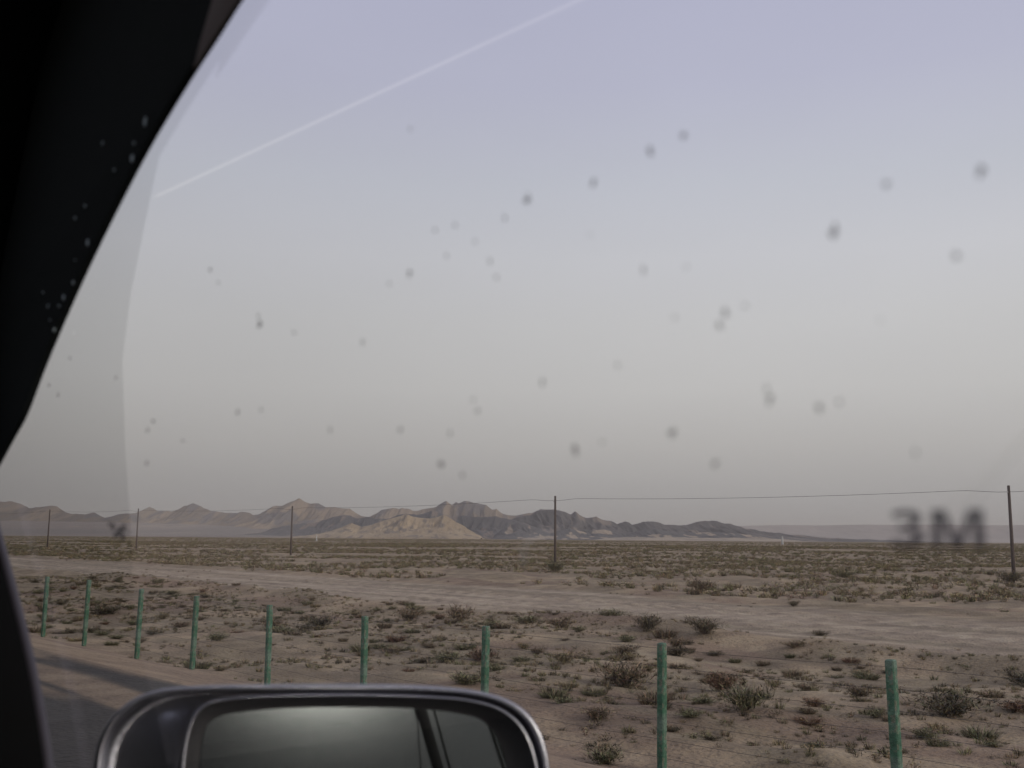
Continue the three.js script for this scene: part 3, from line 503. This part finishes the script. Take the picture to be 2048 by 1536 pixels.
// ---------------------------------------------------------------- door mirror
{
  const yaw = 16.5 * D2R, tilt = 12 * D2R, m = V(Math.cos(yaw), 0, -Math.sin(yaw)), N0 = V(Math.sin(yaw), 0, Math.cos(yaw));
  const N = N0.clone().multiplyScalar(Math.cos(tilt)).add(V(0, Math.sin(tilt), 0)), U = V(0, 1, 0).multiplyScalar(Math.cos(tilt)).addScaledVector(N0, -Math.sin(tilt));
  const C = at(645, 1500, 0.6);
  const onMirror = (px, py, off = 0) => { const d = ray(px, py), c = C.clone().addScaledVector(N, off), k = c.clone().sub(EYE).dot(N) / d.dot(N); return EYE.clone().addScaledVector(d, k); };
  const flat = (pts) => pts.map(([x, y]) => { const p = onMirror(x, y).sub(C); return [p.dot(m), p.dot(U)]; });
  const outer = flat(smooth([[184, 1560], [188, 1520], [196, 1482], [212, 1448], [238, 1418], [272, 1394], [318, 1378], [390, 1371], [520, 1368], [700, 1367], [850, 1370], [945, 1379], [1010, 1395], [1052, 1420], [1080, 1456], [1096, 1500], [1103, 1550], [1100, 1640], [1075, 1720], [1010, 1765], [800, 1780], [500, 1780], [320, 1765], [235, 1715], [195, 1640]]));
  const inner = flat(smooth([[362, 1560], [366, 1510], [374, 1466], [388, 1430], [410, 1409], [446, 1399], [530, 1392], [700, 1389], [850, 1393], [945, 1402], [1003, 1421], [1042, 1456], [1064, 1505], [1074, 1560], [1074, 1640], [1052, 1700], [1000, 1735], [800, 1748], [560, 1748], [430, 1735], [380, 1700], [364, 1630]]));
  const glass = flat(smooth([[398, 1560], [402, 1510], [408, 1468], [420, 1443], [446, 1429], [520, 1419], [600, 1414], [700, 1413], [840, 1416], [925, 1426], [968, 1438], [994, 1462], [1012, 1500], [1024, 1560], [1024, 1640], [1008, 1680], [960, 1705], [800, 1715], [560, 1715], [450, 1705], [412, 1670], [400, 1620]]));
  const c0 = [0.012, -0.035], K = 160;
  const polar = (poly) => { // radius of a star-shaped outline in K directions
    const out = [];
    for (let i = 0; i < K; i++) {
      const a = i / K * 2 * Math.PI, dx = Math.cos(a), dy = Math.sin(a); let best = 0;
      for (let k = 0; k < poly.length; k++) {
        const [x1, y1] = poly[k], [x2, y2] = poly[(k + 1) % poly.length], ax = x1 - c0[0], ay = y1 - c0[1], ex = x2 - x1, ey = y2 - y1, den = dx * ey - dy * ex; if (Math.abs(den) < 1e-12) continue;
        const t = (ax * ey - ay * ex) / den, u = (ax * dy - ay * dx) / den; if (u >= -1e-6 && u <= 1 + 1e-6 && t > best) best = t;
      }
      out.push(best);
    }
    return out;
  };
  const ro = polar(outer), ri = polar(inner), rg = polar(glass);
  const mix = (a, b, t) => a.map((v, i) => v + (b[i] - v) * t), scaleBy = (a, k) => a.map((v) => v * k), inset = (a, d) => a.map((v) => v - d);
  function loft(rings, cap) { // rings of [radii, height along the normal]
    const pos = [], idx = [], inv = new THREE.Matrix4().copy(car.matrix.compose(car.position, car.quaternion, car.scale)).invert();
    for (const [r, h] of rings) for (let i = 0; i < K; i++) { const a = i / K * 2 * Math.PI, p = C.clone().addScaledVector(m, c0[0] + r[i] * Math.cos(a)).addScaledVector(U, c0[1] + r[i] * Math.sin(a)).addScaledVector(N, h).applyMatrix4(inv); pos.push(p.x, p.y, p.z); }
    for (let j = 0; j < rings.length - 1; j++) for (let i = 0; i < K; i++) { const a = j * K + i, b = j * K + (i + 1) % K; idx.push(a, b, a + K, b, b + K, a + K); }
    if (cap) { const base = (rings.length - 1) * K, n = pos.length / 3, p = C.clone().addScaledVector(m, c0[0]).addScaledVector(U, c0[1]).addScaledVector(N, rings.at(-1)[1]).applyMatrix4(inv); pos.push(p.x, p.y, p.z); for (let i = 0; i < K; i++) idx.push(base + i, base + (i + 1) % K, n); }
    const g = new THREE.BufferGeometry(); g.setAttribute('position', new THREE.Float32BufferAttribute(pos, 3)); g.setIndex(idx); g.computeVertexNormals(); return g;
  }
  const wm = new THREE.Group(); wm.name = 'wing_mirror'; car.add(wm);
  const shell = [[scaleBy(ro, 0.02), -0.105], [scaleBy(ro, 0.45), -0.1], [scaleBy(ro, 0.72), -0.082], [scaleBy(ro, 0.88), -0.055], [scaleBy(ro, 0.965), -0.026], [scaleBy(ro, 0.992), -0.01], [ro, -0.004]];
  const lip = []; for (let i = 0; i <= 6; i++) { const a = i / 6 * Math.PI * 0.8; lip.push([inset(ro, 0.0022 * (1 - Math.cos(a))), 0.0024 * Math.sin(a) - 0.003]); }
  const panel = [[mix(inset(ro, 0.0055), ri, 0.0), -0.0105], [mix(inset(ro, 0.0065), ri, 0.12), -0.0112], [mix(inset(ro, 0.005), ri, 0.5), -0.0075], [mix(inset(ro, 0.004), ri, 0.82), -0.003], [mix(ro, ri, 0.94), 0.002], [ri, 0.0042], [inset(ri, 0.0012), 0.0036]];
  obj('housing', loft([...shell, ...lip, ...panel]), paint, wm);
  obj('bezel', loft([[inset(ri, 0.0012), 0.0036], [mix(ri, rg, 0.35), -0.001], [mix(ri, rg, 0.7), -0.005], [mix(ri, rg, 0.95), -0.0075], [inset(rg, 0.003), -0.0085]]), mat(0.025, 0.024, 0.025, 0.55), wm);
  obj('mirror_glass', loft([[rg, -0.0068], [scaleBy(rg, 0.5), -0.0068], [scaleBy(rg, 0.05), -0.0068]], true), new THREE.MeshStandardMaterial({ color: new THREE.Color().setRGB(0.2, 0.21, 0.205), metalness: 1, roughness: 0.025, side: THREE.DoubleSide }), wm);
  // arm to the door
  const arm = new THREE.TubeGeometry(new THREE.CatmullRomCurve3([L(0.15, -0.25, 0.62), L(0.2, -0.22, 0.62), L(0.27, -0.2, 0.6)]), 12, 0.03, 12); obj('mirror_arm', arm, rubber, wm);

  // the car's flank behind, as the mirror shows it: window posts and a rear door pane
  const seen = (px, py, n) => { const p = onMirror(px, py, -0.0068), d = ray(px, py).normalize(), r = d.addScaledVector(N, -2 * d.dot(N)), a = p.clone().sub(EYE), pn = a.dot(CAR_R), k = (n - pn) / r.dot(CAR_R); return [a.dot(CAR_F) + r.dot(CAR_F) * k, a.y + r.y * k]; };
  const bar = (name, a0, a1, b0, b1, n0, n1, mtl) => { // left edge a0-a1, right edge b0-b1, in the mirror
    const [p, q, r, s] = [seen(...a0, n1), seen(...a1, n1), seen(...b0, n1), seen(...b1, n1)];
    const ext = (u, v, y) => [u[0] + (v[0] - u[0]) * (y - u[1]) / (v[1] - u[1]), y];
    const top = Math.max(p[1], r[1]) + 0.01, a = ext(p, q, top), b = ext(r, s, top); 
    obj(name, slab([[a[0], 0.62], a, ext(p, q, -0.21), ext(r, s, -0.21), b, [b[0], 0.62]], n0, n1, [], 0.002), mtl, car);
  };
  bar('centre_pillar', [834, 1418], [868, 1536], [854, 1418], [888, 1536], 0.15, 0.1725, trimBlack);
  bar('window_divider', [868, 1420], [899, 1536], [871, 1420], [903, 1536], 0.165, 0.1722, trimBlack);
  bar('quarter_bar', [976, 1444], [1006, 1536], [982, 1444], [1011, 1536], 0.16, 0.1725, trimBlack);
  bar('rear_pillar', [987, 1448], [1016, 1536], [991, 1448], [1022, 1536], 0.16, 0.1725, trimBlack);
  obj('rear_window', new THREE.PlaneGeometry(4.2, 0.86).rotateY(Math.PI / 2).translate(GLASS + 0.001, 0.21 + CY, 0.38 + 2.1 + 0.002), new THREE.MeshPhysicalMaterial({ color: new THREE.Color().setRGB(0.3, 0.32, 0.31), transmission: 1, thickness: 0, roughness: 0, side: THREE.DoubleSide }), car);
}
renderer.render(scene, camera);
